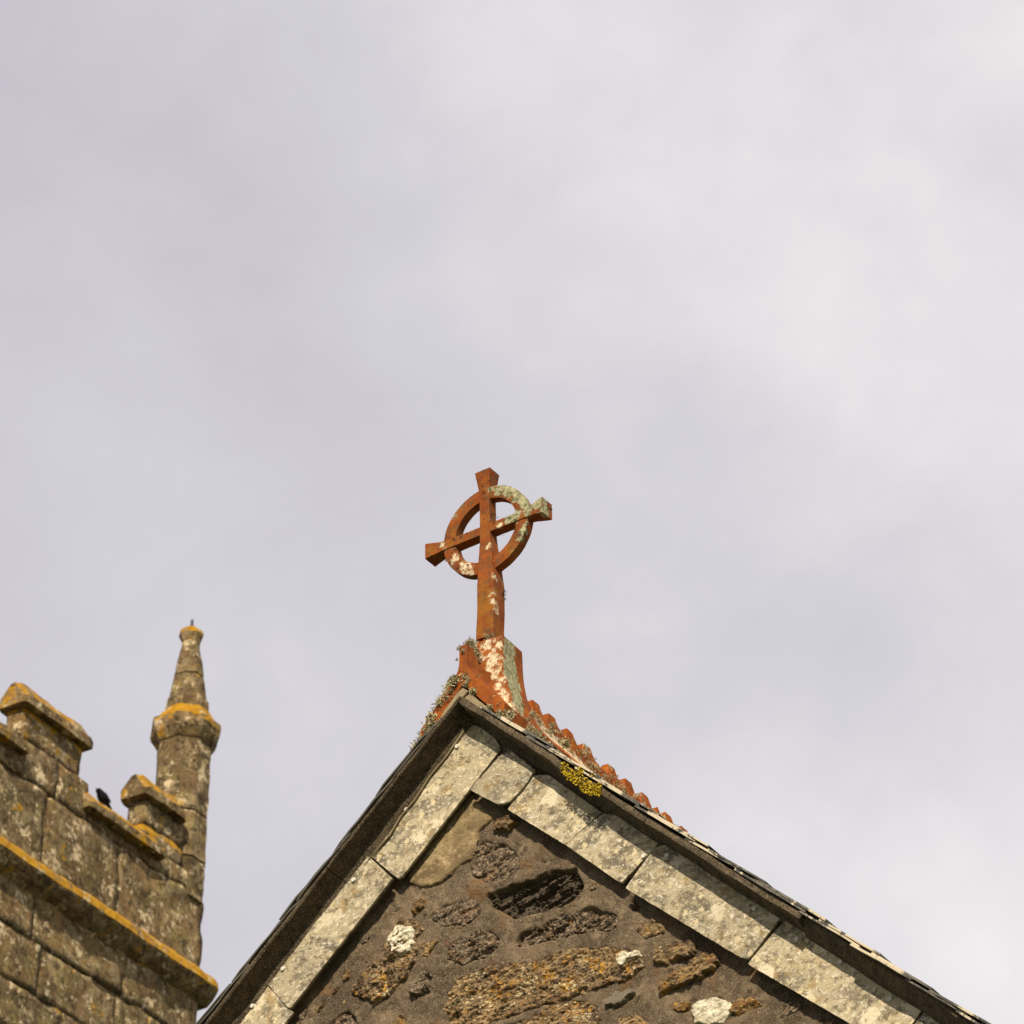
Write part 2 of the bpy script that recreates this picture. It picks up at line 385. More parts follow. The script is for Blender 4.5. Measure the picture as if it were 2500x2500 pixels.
def poly_sd(P, X, Y):
    # signed distance (positive inside) of grid points to a polygon
    P = np.array(P); n = len(P); D = np.full(X.shape, 1e9); ins = np.zeros(X.shape, bool)
    for i in range(n):
        a = P[i]; b = P[(i + 1) % n]; e = b - a
        t = np.clip(((X - a[0]) * e[0] + (Y - a[1]) * e[1]) / (e @ e + 1e-12), 0, 1)
        D = np.minimum(D, np.hypot(X - a[0] - t * e[0], Y - a[1] - t * e[1]))
        c = ((a[1] > Y) != (b[1] > Y)) & (X < (b[0] - a[0]) * (Y - a[1]) / (b[1] - a[1] + 1e-12) + a[0])
        ins ^= c
    return np.where(ins, D, -D)
def prism(P, w0, w1, name, mat, parent, bev=0.002, jag=0.0, dish=None):
    # slab with outline P in the plane of the gable from depth w0 to w1, broken edges
    Q = []
    for i in range(len(P)):
        a = Vector(P[i]); b = Vector(P[(i + 1) % len(P)]); L = (b - a).length; k = max(1, int(L / 0.02)) if jag else 1
        for j in range(k):
            p = a.lerp(b, j / k)
            if jag and j: p += Vector((mn.noise(Vector((p.x * 40, p.y * 40, 3))), mn.noise(Vector((p.x * 40, p.y * 40, 8))))) * jag
            Q.append(p)
    bm = bmesh.new()
    f = [bm.verts.new((p.x, w0 + (dish(p.x, p.y) if dish else 0), p.y)) for p in Q]
    g = [bm.verts.new((p.x, w1 + (dish(p.x, p.y) if dish else 0), p.y)) for p in Q]
    n = len(Q); ff = bm.faces.new(f); bm.faces.new(g[::-1])
    for i in range(n): bm.faces.new((f[i], g[i], g[(i + 1) % n], f[(i + 1) % n]))
    if bev: bmesh.ops.bevel(bm, geom=[e for e in ff.edges], offset=bev, segments=1, affect='EDGES')
    return from_bm(name, bm, mat, parent)

# ------------------------------------------------------------------ ground
bm = bmesh.new()
ring = [bm.verts.new((4000 * math.cos(2 * math.pi * i / 48), 4000 * math.sin(2 * math.pi * i / 48), 0)) for i in range(48)]
bm.faces.new(ring); tag(from_bm('ground', bm, M['grass']), 'short green grass of the churchyard below the buildings', kind='structure')

# ================================================================== the gabled church
church = empty('church', (O.x, O.y, 0), -AZ)
tag(church, 'stone church gable with slate hung verge and red crested ridge', 'church')
HZ = O.z
def lift(o):                     # parts are modelled round the apex
    o.location.z = HZ; return o
tp = math.tan(PHI); cp = math.cos(PHI); sp = math.sin(PHI)
HWID = 3.4; EZ = -HWID * tp
WALLP = 0.030                    # the wall face lies this far behind the hanging slates

# walls: a closed pentagonal shell
bm = bmesh.new(); pr = [(-HWID + .15, -HZ), (HWID - .15, -HZ), (HWID - .15, EZ + .1), (0, -0.12), (-HWID + .15, EZ + .1)]
a = [bm.verts.new((x, WALLP + 0.10, z)) for x, z in pr]; b = [bm.verts.new((x, 9.0, z)) for x, z in pr]
bm.faces.new(a); bm.faces.new(b[::-1])
for i in range(5): bm.faces.new((a[i], b[i], b[(i + 1) % 5], a[(i + 1) % 5]))
wall = lift(from_bm('wall', bm, M['mortar'], church))
for s in (-1, 1):
    bm = bmesh.new()
    q = [(0, 0), (s * HWID, -HWID * tp), (s * HWID + 0, -HWID * tp - 0.06), (0, -0.06)]
    a = [bm.verts.new((x, 0.02, z)) for x, z in q]; b = [bm.verts.new((x, 9.1, z)) for x, z in q]
    bm.faces.new(a); bm.faces.new(b[::-1])
    for i in range(4): bm.faces.new((a[i], b[i], b[(i + 1) % 4], a[(i + 1) % 4]))
    lift(from_bm('roof', bm, M['roofslate'], church))

# ---- outlines measured on the gable
def c7(*p): return [(1050 + .3106 * x, 1900 + .3106 * y) for x, y in p]
def s1(*p): return [(750 + .2588 * x, 2000 + .2588 * y) for x, y in p]
def c8(*p): return [(1550 + .4917 * x, 1900 + .4917 * y) for x, y in p]
def onw(P, w): return [loc(x, y, w) for x, y in P]
STONES = [  # outline, material, hole depth, relief, proud, label
 (c7((500,390),(560,330),(660,300),(685,350),(650,410),(520,422)), 'warm', .0, .012, .022, 'small rusty ledge stone under the top slates'),
 (c7((370,520),(480,500),(590,510),(660,580),(710,680),(690,740),(540,800),(450,840),(390,810),(300,740),(300,690),(340,640),(350,570)), 'rough', .004, .010, -.002, None),
 (c7((460,920),(600,855),(820,800),(900,740),(1000,715),(1140,730),(1190,850),(1130,960),(900,1040),(640,1100),(560,1040),(470,990)), 'dark', .031, .030, .004, 'dark split slate stone set deep in the wall'),
 (c7((20,1090),(100,1000),(330,935),(390,1000),(390,1060),(300,1150),(120,1170),(30,1130)), 'rough', .003, .010, 0, None),
 (c7((110,1390),(150,1290),(350,1195),(470,1185),(550,1270),(540,1340),(420,1420),(270,1460),(150,1440)), 'rough', .003, .015, 0, None),
 (c7((640,1280),(700,1220),(980,1110),(1150,1040),(1260,1005),(1470,1060),(1470,1190),(1400,1220),(1250,1220),(900,1300),(700,1340)), 'rough', .006, .018, -.004, None),
 (c7((120,1790),(160,1660),(210,1560),(480,1480),(850,1430),(1000,1370),(1200,1330),(1500,1340),(1650,1400),(1710,1480),(1560,1590),(1250,1680),(900,1790),(560,1900),(400,2000),(160,2060),(150,1900)), 'ochre', .004, .015, .010, 'long ochre stone speckled cream and orange'),
 (c7((600,1940),(860,1850),(950,1780),(1200,1740),(1300,1800),(1340,1890),(1320,2080),(600,2150)), 'ochre', .004, .012, .008, None),
 (c7((1380,1760),(1400,1730),(1590,1650),(1615,1680),(1600,1730),(1400,1810)), 'flat', .0, .003, .018, 'smooth grey slip of stone'),
 (c7((1625,1210),(1640,1160),(1760,1120),(1850,1170),(1840,1220),(1700,1275)), 'ochre', 0, .010, .012, None),
 (c8((105,890),(120,840),(210,810),(300,820),(318,850),(290,885),(160,930),(108,920)), 'ochre', 0, .008, .018, None),
 (c8((125,1070),(130,1020),(200,970),(340,880),(400,870),(430,920),(400,960),(270,1020),(140,1085)), 'warm', 0, .012, .022, None),
 (c8((275,1140),(300,1100),(380,1080),(450,1095),(495,1120),(490,1170),(450,1235),(300,1240),(275,1190)), 'white', 0, .006, .009, 'rounded stone crusted white all over'),
 (c8((480,1120),(560,1090),(650,1110),(640,1140),(540,1170),(490,1175)), 'warm', 0, .010, .012, None),
 (c8((180,1130),(220,1100),(278,1115),(275,1165),(200,1155)), 'warm', 0, .009, .010, None),
 (c7((850,670),(870,630),(935,640),(900,685)), 'dark', .01, .006, .006, None),
 (c7((1570,970),(1600,955),(1680,1010),(1640,1050),(1590,1045)), 'dark', .01, .010, .008, None),
 (s1((410,1640),(450,1560),(600,1400),(700,1330),(730,1200),(850,985),(980,950),(1090,1020),(1100,1070),(1040,1130),(1045,1270),(1000,1380),(960,1480),(890,1540),(740,1680),(640,1750),(560,1700),(430,1665)), 'ochre', 0, .015, .014, 'leaning ochre stone with cream chips'),
 (s1((765,1140),(860,1010),(920,1005),(1020,1040),(1045,1130),(1040,1180),(1000,1270),(880,1330),(810,1300),(780,1220)), 'white', 0, .009, .022, 'white crusted boss on the leaning stone'),
 (s1((970,1650),(1000,1580),(1060,1540),(1070,1440),(1160,1450),(1165,1570),(1130,1640),(1000,1665)), 'rough', 0, .008, .020, None),
 (s1((970,870),(1030,780),(1130,740),(1110,830),(1030,905)), 'warm', 0, .008, .012, None),
 (s1((1090,1290),(1085,1200),(1140,1150),(1240,1150),(1200,1230),(1150,1300)), 'warm', 0, .007, .006, None),
 (s1((200,1960),(300,1850),(390,1820),(450,1870),(490,1940),(480,2050),(200,2060)), 'rough', .008, .008, 0, None),
 (s1((835,1932),(850,1890),(900,1850),(940,1900),(930,1990),(850,2000)), 'warm', 0, .009, .012, None),
 (c7((1470,1932),(1500,1890),(1650,1850),(1720,1920),(1700,2010),(1480,2020)), 'warm', 0, .011, .012, None),
 (s1((330,1520),(350,1450),(405,1435),(395,1490),(350,1540)), 'warm', 0, .007, .012, None),
 (s1((210,1650),(265,1585),(305,1590),(275,1655),(230,1690)), 'warm', 0, .007, .012, None),
 (s1((90,1790),(150,1710),(200,1700),(160,1780),(110,1830)), 'warm', 0, .007, .010, None),
 (c7((1460,1430),(1500,1370),(1650,1360),(1700,1400),(1650,1440),(1560,1450),(1530,1530),(1490,1500)), 'white', 0, .007, .020, 'white lichen crusted knob at the end of the long stone'),
 (c7((1800,1600),(1870,1560),(1935,1550),(1940,1640),(1850,1720),(1810,1700)), 'warm', 0, .010, .012, None),
]
PSTONE = [(onw(P, WALLP), m, hd, rl, pd, lb) for P, m, hd, rl, pd, lb in STONES[:-1]]
def grow(P, k):
    cx = sum(p[0] for p in P) / len(P); cz = sum(p[1] for p in P) / len(P)
    return [(x + (x - cx) * k / (.01 + math.hypot(x - cx, z - cz)), z + (z - cz) * k / (.01 + math.hypot(x - cx, z - cz))) for x, z in P]
PSTONE = [(grow(P, .008 if m != 'white' else 0), m, hd, rl, pd, lb) for P, m, hd, rl, pd, lb in PSTONE]
_r = random.Random(44); _n = 0
for _ in range(4000):            # pinning stones and chips in the wide joints, and the courses below the frame
    x, z = _r.uniform(-1.3, 2.2), _r.uniform(-2.15, -.42)
    big_ = z < -1.42; rad = _r.uniform(.05, .13) if big_ else _r.uniform(.012, .034)
    if z > -abs(x) * tp - .30 - rad: continue
    gx_, gz_ = np.array([[x]]), np.array([[z]])
    if all(poly_sd(P[0], gx_, gz_)[0, 0] < -rad * 1.05 - .012 for P in PSTONE) and (big_ or _n < 34):
        _n += 0 if big_ else 1; el_ = _r.uniform(.45, .75); ph = _r.uniform(.1, .45)
        Q = []
        for a in range(9):
            t = a * .698; rr = rad * _r.uniform(.8, 1.15); p_, q_ = rr * math.cos(t), rr * math.sin(t) * el_
            Q.append((x + p_ * math.cos(ph) - q_ * math.sin(ph), z + p_ * math.sin(ph) + q_ * math.cos(ph)))
        PSTONE.append((Q, _r.choice(['rough', 'rough', 'warm', 'ochre', 'rough']), .002, .008, .002, None))
PLAST = onw([(1140,1925),(1163,1955),(1193,1981),(1208,1999),(1168,2034),(1165,2074),(1153,2102),(1131,2111),(1093,2142),(1078,2158),(1035,2168),(1024,2170),(1004,2155),(991,2137),(975,2130),(900,2160),(1100,1900)], WALLP)

# ---- the wall face as a relief of mortar with the stones' beds sunk into it
def vfr(X, Y, f, seed, o=4):
    out = np.empty(X.shape); it = np.nditer(X, flags=['multi_index'])
    for x in it:
        i = it.multi_index; out[i] = fr(Vector((x * f, Y[i] * f, seed)), o)
    return out
def relief(X, Y, Hh, keep, name, mat, parent, smooth=True):
    # heights towards the viewer measured from the wall face
    ny, nx = X.shape; idx = -np.ones(X.shape, int); vs = []
    use = np.zeros(X.shape, bool)
    cell = keep[:-1, :-1] & keep[1:, :-1] & keep[:-1, 1:] & keep[1:, 1:]
    use[:-1, :-1] |= cell; use[1:, :-1] |= cell; use[:-1, 1:] |= cell; use[1:, 1:] |= cell
    idx[use] = np.arange(use.sum())
    vs = np.stack([X[use], WALLP - Hh[use], Y[use]], 1)
    jj, ii = np.nonzero(cell)
    fs = np.stack([idx[jj, ii], idx[jj, ii + 1], idx[jj + 1, ii + 1], idx[jj + 1, ii]], 1)
    me = bpy.data.meshes.new(name); me.from_pydata(vs.tolist(), [], fs.tolist()); me.update()
    return link(name, me, mat, parent, smooth)
st = 0.0068
gx = np.arange(-1.35, 2.35, st); gz = np.arange(-2.25, -0.12, st)
X, Y = np.meshgrid(gx, gz)
keep = (Y < -np.abs(X) * tp - 0.02)
Hh = np.zeros(X.shape)
b1 = vfr(X, Y, 3.0, 1.0, 3); b2 = vfr(X, Y, 26.0, 4.0, 4); b3 = vfr(X, Y, 12.0, 40.0, 3)
Hh += b1 * 0.012 + b2 * 0.0045 + b3 * .006
for P, m, hd, rl, pd, lb in PSTONE:
    sd = poly_sd(P, X, Y) + b2 * 0.006 + b3 * 0.013
    if hd > .03: Hh -= np.clip(sd / 0.008, 0, 1) * (hd + 0.025)
    else: Hh -= np.clip((sd - 0.006) / 0.014, 0, 1) ** 1.3 * (hd + 0.024)
edge = np.minimum.reduce([X - gx[0], gx[-1] - X, Y - gz[0]]); Hh -= np.clip(1 - edge / 0.05, 0, 1) * 0.04
relief(X, Y, Hh, keep, 'mortar_face', M['mortar'], church).location.z = HZ
for k, (P, m, hd, rl, pd, lb) in enumerate(PSTONE):
    P = np.array(P); x0, y0 = P.min(0) - .012; x1, y1 = P.max(0) + .012
    area = (x1 - x0) * (y1 - y0); s_ = 0.0048
    X, Y = np.meshgrid(np.arange(x0, x1, s_), np.arange(y0, y1, s_))
    sd = poly_sd(P, X, Y); sd = sd + vfr(X, Y, 35, k, 3) * 0.010 + vfr(X, Y, 12, 40.0, 3) * .013
    # split, bedded rock: noise stretched along the bedding, folded for crisp ledges
    an = R(20); Xa = X * math.cos(an) + Y * math.sin(an); Ya = -X * math.sin(an) + Y * math.cos(an)
    n1 = vfr(Xa * .45, Ya * 1.3, 22, 2 + k, 5); n2 = vfr(X, Y, 60, 9 + k, 4)
    lay = np.floor((n1 * 2.2 + Ya * 30 * (1 if m in ('dark', 'warm') else .3)) * 1.0) if m == 'dark' else np.round(n1 * 3) / 3
    prof = np.clip(sd / 0.010, 0, 1) ** 0.6
    if m == 'dark' and hd > .03:
        hh = np.sin(Ya * 120 + n1 * 9 + Xa * 12) * .006 - np.clip(Y - Y.mean() - (X - X.mean()) * .3, 0, .03) * .35 + n1 * rl + n2 * .007
    elif m in ('flat',): hh = n1 * rl
    else: hh = (0.55 * lay + 0.6 * n1) * rl * .9 + n2 * rl * (.45 if m == 'rough' else .5) + np.minimum(0, n1 + .15) * rl * (1.2 if m == 'rough' else 0)
    hgt = -hd + pd + 0.002 + hh
    top = np.where(prof >= 1, hgt, -0.03 - hd + (hgt + 0.03 + hd) * prof)
    o = relief(X, Y, top, sd > -0.004, 'stone', M[m], church, smooth=False); o.location.z = HZ
    if lb: o['label'] = lb
# tan render patch
P = np.array(PLAST); X, Y = np.meshgrid(np.arange(P[:, 0].min() - .01, P[:, 0].max() + .01, .006), np.arange(P[:, 1].min() - .01, P[:, 1].max() + .01, .006))
nz = vfr(X, Y, 14, 3.3, 4); sd = poly_sd(P, X, Y) + nz * .006
relief(X, Y, np.clip(sd / .006, 0, 1) ** .7 * .015 - .006 + nz * .006 + vfr(X, Y, 50, 5.5, 3) * .0012, sd > -.003, 'render_patch', M['plaster'], church).location.z = HZ

# ---- hanging slates along the verges
SP = 0.02                        # how far their face stands out of the gable plane
def sl(P): return onw(P, -SP)
PAN = [
 [(1128,1768),(1165,1772),(1205,1799),(1223,1828),(1213,1842),(980,2141),(971,2145),(904,2089),(880,2078)],
 [(888,2085),(904,2094),(960,2146),(712,2462),(706,2463),(657,2406),(640,2395)],
 [(638,2398),(655,2409),(716,2472),(560,2680),(480,2640)],
 [(1229,1841),(1250,1835),(1311,1884),(1276,1933),(1249,1960),(1234,1966),(1219,1967),(1150,1931)],
 [(1305,1893),(1340,1893),(1470,1984),(1379,2062),(1239,1976)],
 [(1472,1986),(1515,1990),(1612,2050),(1597,2070),(1519,2154),(1512,2154),(1381,2063)],
 [(1601,2070),(1640,2060),(1915,2230),(1899,2250),(1836,2333),(1826,2342),(1812,2340),(1529,2170)],
 [(1906,2260),(1935,2240),(2260,2445),(2246,2470),(2180,2560),(1826,2354)],
 [(2252,2474),(2290,2450),(2620,2660),(2550,2760),(2190,2565)],
]
random.seed(3)
NAILS = {0: [(1117,1823),(993,1977)], 1: [(694,2367),(866,2150)], 2: [(618,2457)], 5: [(1572,2090)], 6: [(1631,2091),(1843,2220)], 7: [(1947,2295),(2172,2439),(2052,2350)]}
for k, P in enumerate(PAN):
    Q = sl(P); cx = sum(q[0] for q in Q) / len(Q); cz = sum(q[1] for q in Q) / len(Q)
    tx = random.uniform(-.012, .012); tz = random.uniform(-.02, .02); rise = [0, .006, 0, .012, .002, 0, .004, .0, .003][k]
    o = prism(Q, -SP - rise, -SP - rise + .012, 'slate_panel', M['slate'], church, .0025, .0022,
              lambda x, z: (x - cx) * tx + (z - cz) * tz)
    o.location.z = HZ
    for (nx_, nz_) in NAILS.get(k, []):
        u_, z_ = loc(nx_, nz_, -SP); bm = bmesh.new()
        bmesh.ops.create_cone(bm, cap_ends=True, segments=12, radius1=.0115, radius2=.009, depth=.010,
            matrix=Matrix.Translation((u_, -SP - rise + (u_ - cx) * tx + (z_ - cz) * tz - .002, z_)) @ Matrix.Rotation(R(90), 4, 'X'))
        from_bm('nail', bm, M['nail'], o)
# mortar bed the slates hang on, seen in the gaps
TL1 = min(u_ * sp - z_ * cp for u_, z_ in onw([(971,2145),(960,2146),(706,2463),(1213,1842)], -SP)) - .014; TR1 = min(-u_ * sp - z_ * cp for u_, z_ in onw([(1274,2000),(1379,2062),(1512,2154),(1822,2340)], -SP)) - .014
for s in (-1, 1):
    for k in range(8):
        d0 = 0.03 + k * .42 + random.uniform(-.05, .05) * (k > 0); d1 = d0 + .50
        t0, t1 = .04, .15 + (0.02 if s > 0 else -0.01)
        t1 = TR1 if s > 0 else TL1
        Q = [(s * (d * cp) - s * t * sp, -d * sp - t * cp) for d, t in ((d0, t0), (d1, t0), (d1, t1), (d0, t1))]
        prism(Q, -.003, WALLP + .02, 'mortar_bed', M['mortar'], church, .006, .006).location.z = HZ
# ---- bedding along the roof edge: a chamfered fillet in lengths
def verge(s, d0, d1, prof, name='verge_fillet'):
    n = max(3, int((d1 - d0) / .03)); secs = []
    for i in range(n + 1):
        d = d0 + (d1 - d0) * i / n
        row = []
        for j, (t, w) in enumerate(prof):
            j1 = mn.noise(Vector((d * 9, t * 40, s * 3 + 1))) * .004 + mn.noise(Vector((d * 40, t * 60, s))) * .0018
            sag = .012 * math.sin(d * 1.3 + s) if d > .6 else 0
            tt = t + j1 + sag * .5; ww = w + mn.noise(Vector((d * 7, t * 40, 20 + s))) * .004 if w < .04 else w
            row.append((s * d * cp - s * tt * sp, ww, -d * sp - tt * cp))
        secs.append(row)
    return lift(loft(secs, name, M['vergelit' if s > 0 else 'verge'], church))  # right edge takes the copy with sunlight in its colour
profR1 = [(-.004,-.110),(.010,-.111),(.020,-.110),(.025,-.104),(.031,-.060),(.040,-.030),(.060,-.012),(.062,.03),(-.004,.03)]
profR2 = [(-.002,-.098),(.006,-.098),(.010,-.096),(.022,-.080),(.046,-.045),(.060,-.010),(.062,.03),(-.002,.03)]
profL = [(-.006,-.118),(.002,-.118),(.007,-.114),(.016,-.075),(.024,-.040),(.050,-.026),(.068,-.014),(.070,.03),(-.006,.03)]
for d0, d1 in ((0.0, .345), (.349, 1.16), (1.163, 2.02)): verge(1, d0, d1, profR1)
for d0, d1 in ((2.026, 2.95), (2.955, 4.5)): verge(1, d0, d1, profR2)
for d0, d1 in ((0.0, .86), (.863, 1.72), (1.724, 2.6), (2.604, 4.5)): verge(-1, d0, d1, profL)
# thin jointing bead beside the top left slate
pts = [(1140,1768),(1090,1845),(1050,1893),(1010,1955),(978,1992),(950,2040),(925,2068),(888,2112)]
secs = []
for i, (x, y) in enumerate(pts):
    u_, z_ = loc(x, y, -.03); r_ = .0065 if i not in (0, 7) else .002
    secs.append([(u_ + r_ * math.cos(a), -.026 + r_ * math.sin(a), z_ + .3 * r_ * math.cos(a)) for a in [k * math.pi / 3 for k in range(6)]])
lift(loft(secs, 'jointing_bead', M['bead'], church, True))

# ---- edge slates of the roof
random.seed(11)
for s in (-1, 1):
    d = .10
    while d < 4.5:
        L = random.uniform(.26, .36)
        for lay in range(2):
            off = random.uniform(-.007, .007); th = random.uniform(.006, .009); t0 = -.008 - lay * .011 - random.uniform(0, .003)
            tilt = random.uniform(.007, .013)
            dd0 = d + lay * .1 + random.uniform(-.02, .02); dd1 = dd0 + L + .03
            bm = box_bm((0, 0, 0), (1, 1, 1), (6, 3, 1), 0)
            for v_ in bm.verts:
                a_, b_, c_ = v_.co
                dd = dd0 + a_ * (dd1 - dd0); w_ = -.120 + off + b_ * .32
                if b_ == 0: w_ += mn.noise(Vector((dd * 22, lay, s))) * .008
                t = t0 - c_ * th - a_ * tilt + tilt * .45 + mn.noise(Vector((dd * 8, lay * 3 + s, 0))) * .002
                if b_ == 0 and a_ in (0, 1): w_ += .006
                v_.co = (s * dd * cp - s * t * sp, w_, -dd * sp - t * cp)
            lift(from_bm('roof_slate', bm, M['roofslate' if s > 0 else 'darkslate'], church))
        d += L
# pale mortar wedges under the front of the ridge tile
prism(onw([(1128,1678),(1142,1686),(1128,1704),(1122,1712),(1070,1760),(1077,1745)], -.095), -.095, .1, 'mortar_wedge', M['bead'], church, .004, .003).location.z = HZ
prism(onw([(1147,1692),(1185,1724),(1205,1750),(1160,1728),(1128,1706)], -.090), -.090, .1, 'mortar_wedge', M['bead'], church, .004, .003).location.z = HZ

# ---- ridge tiles: thick angled wings, a tall fin, crests stepped like a cockscomb
UT = -0.012; TZ = loc(1127, 1671, -.08)[1]   # under side of the tiles' apex
TAN = 1.17; WE = .20; CT = .185
def tile_section(w, ft, zt, flare, zoff):
    # right half top to bottom, then the hollow under side
    zc = min(.10, zt - .02)
    r = [(ft, zt), (ft + (flare[0][0] if flare else 0), flare[0][1] if flare else zc),
         ((flare[1][0], flare[1][1]) if flare else (ft + .004, .075)),
         ((flare[2][0], flare[2][1]) if flare else (ft + .017, .048)),
         (.125, .030 - (.125 - .045) * TAN), (WE, .030 - (WE - .045) * TAN), (WE - .012, -(WE - .012) * TAN - .0)]
    pts = r + [(0, 0)] + [(-x, z) for x, z in r[::-1]]
    out = []
    for x, z in pts:
        j = mn.noise(Vector((w * 30 + x * 60, z * 30, 2))) * .0014
        out.append((UT + x + j, w, TZ + z + j))
    return out
def crest_top(w0, starts, length, w):
    h = CT - .048
    for c in starts:
        if c <= w < c + .052: return CT
        if c + .052 <= w < c + .135:
            t = (w - c - .052) / .083
            return CT - .048 * (1 - (1 - min(t * 1.15, 1)) ** 2.2)
    return h
def ridge_tile(w0, length, starts, mat, zoff=0.0, ft=.0175):
    ws = sorted(set([w0, w0 + length] + [w0 + i * .012 for i in range(1, int(length / .012))] +
        [c + k for c in starts for k in (-.0004, .0004, .0518, .0522) if w0 < c + k < w0 + length]))
    secs = [[(p[0], p[1], p[2] + zoff) for p in tile_section(w, ft, crest_top(w0, starts, length, w), None, 0)] for w in ws]
    return lift(loft(secs, 'ridge_tile', mat, church))
RW = [((UT + .02, .40 + i * .045, TZ + .085 - i * .0035), .042 - .001 * i) for i in range(14)] + [((UT + .02, 1.15 + i * .13, TZ + .07), .025) for i in range(8)]
M['ridge'] = mk_terra('terracotta ridge with lichen', [], RW, .055, 1.2)
W0 = locu(1340, 1756, UT + .0175)[0]
cr = [locu(1300 + .2329 * x, 1650 + .2329 * y, UT + .0175)[0] for x, y in ((0,300),(170,455),(355,610),(540,765),(795,985),(975,1135),(1155,1285),(1385,1498))]
TL = (cr[4] - cr[1])             # length of one tile in place
pitch = (cr[3] - cr[1]) / 2
random.seed(5)
w = cr[1] - .012; k = 0
ridge_tile(cr[0] - .01, w - cr[0] + .008, [cr[0]], M['ridge'])
while w < 8.9:
    ridge_tile(w, TL - .006, [w + .012 + i * pitch for i in range(3)] + ([w + .012 + 2.55 * pitch] if k == 1 else []), M['ridge'], random.uniform(-.003, .003), .0175)
    w += TL; k += 1

# ================================================================== cross finial on its saddle tile
cu, cz = loc(1184, 1292, .145)
cross = empty('cross_finial', O + U * cu + W * .17 + Vector((0, 0, TZ)), -AZ)
tag(cross, 'rust red terracotta ringed cross standing on the church gable apex', 'cross')
def cl(px, py, w): # centre of a patch of growth in the cross's own frame
    u_, z_ = loc(px, py, w); return (u_ - cu, w - .17, z_ - TZ)
c1 = lambda x, y: (1000 + .207 * x, 1100 + .207 * y)
GREY = [((1050,450),.028),((1180,470),.036),((1290,530),.038),((1370,600),.036),((1420,690),.030),((1300,740),.020),((1230,790),.030),((1180,800),.022),((1540,640),.034),((1640,690),.040),((1390,860),.020),((1340,950),.020),((1310,1030),.016),((620,640),.014),((520,750),.014),((990,770),.012),((1240,1130),.014),((950,440),.014)]
WHITE = [((520,1260),.022),((640,1360),.026),((690,1410),.020),((360,1100),.012),((400,1120),.008),((940,1120),.009),((1000,1490),.010),((970,1690),.012),((1010,1800),.016),((1030,1850),.014),((1110,1790),.012),((1060,880),.010),((595,1310),.014)]
M['cross'] = mk_terra('terracotta of the cross', [(cl(*c1(*p), .14), r) for p, r in GREY], [(cl(*c1(*p), .14), r * 1.05) for p, r in WHITE], 0.0, 0.80, (0.13, 0.064, 0.028), (0.25, 0.105, 0.014))
zc = cz - TZ
XR = Matrix.Rotation(R(-1.3), 3, 'Y') @ Matrix.Rotation(R(-2.0), 3, 'Z') @ Matrix.Scale(1.035, 3)
def XF(q, k=1.0): # the ringed head has settled a little out of true
    f = min(1, max(0, (q.z + .5) / .25)); return q.lerp(XR @ q, f)
rows = [(.288,.038,.036),(.25,.0325,.032),(.205,.0255,.0275),(.17,.024,.0265),(0,.0235,.0265),(-.06,.0255,.029),(-.15,.033,.034),(-.24,.0385,.038),(-.27,.040,.041),(-.56,.042,.044)]
secs = []; z = .288
while z > -.56:
    hu, hw = interp(rows, z); n_ = []
    for x, y in rect_section(hu, hw, .003, 4):
        q = XF(Vector((x + .012 * min(1, max(0, -z / .40)), y, z))); q += mn.noise_vector(q * 40) * .0009 + mn.noise_vector(q * 9) * .0008
        n_.append((q.x, q.y, q.z + zc))
    secs.append(n_); z -= .014
loft(secs, 'shaft', M['cross'], cross)
arow = [(-.287,.038,.036),(-.25,.031,.032),(-.212,.0225,.0265),(-.1,.0205,.0245),(.1,.0205,.0245),(.212,.0225,.0265),(.25,.031,.032),(.287,.038,.036)]
secs = []
for i in range(42):
    x = -.287 + .574 * i / 41; hz, hw = interp(arow, x)
    s_ = []
    for a_, b_ in rect_section(hz, hw, .003, 3):
        q = XF(Vector((x, b_, a_))); q += mn.noise_vector(q * 40) * .0009; s_.append((q.x, q.y, q.z + zc))
    secs.append(s_)
loft(secs, 'crossbar', M['cross'], cross)
bm = bmesh.new(); NR = 96; rr = [(.150,-.019),(.178,-.023),(.207,-.019),(.208,.02),(.178,.023),(.149,.02)]; vv = []
for i in range(NR):
    a = 2 * math.pi * i / NR; row = []
    for r_, w_ in rr:
        q = XF(Vector((r_ * math.cos(a), w_, r_ * math.sin(a)))); q += mn.noise_vector(q * 30) * .0012
        row.append(bm.verts.new((q.x, q.y, q.z + zc)))
    vv.append(row)
for i in range(NR):
    for j in range(6): bm.faces.new((vv[i][j], vv[i][(j + 1) % 6], vv[(i + 1) % NR][(j + 1) % 6], vv[(i + 1) % NR][j]))
from_bm('ring', bm, M['cross'], cross)
# saddle tile
c2 = lambda x, y: (1000 + .2588 * x, 1480 + .2588 * y)
GS = [((860,520),.022),((870,640),.022),((900,720),.022),((930,800),.022),((870,330),.03),((1000,560),.06),((1020,660),.06),((900,460),.05),((900,400),.05),((930,500),.05),((960,600),.055),((990,700),.055),((1010,800),.05),((1040,900),.045),((1060,960),.035),((880,600),.04)]
WS = [((800,900),.012),((860,960),.014),((980,900),.018),((1000,960),.02),((840,380),.02),((850,560),.016),((740,350),.018),((700,380),.014),((760,700),.014),((880,830),.02),((920,900),.02),((860,700),.02),((700,500),.014),((1130,1180),.02),((640,780),.010),((700,860),.014),((760,920),.016),((820,980),.014),((800,420),.022),((760,400),.016),((800,650),.020),((830,700),.018),((900,880),.022),((940,940),.02),((960,1000),.024),((1020,1040),.02),((1060,1080),.02),((1100,1130),.024),((800,340),.014),((780,480),.030),((790,560),.032),((780,620),.025),((850,760),.020),((880,820),.022),((720,420),.016),((830,500),.025),((700,900),.012),((1000,980),.02)]
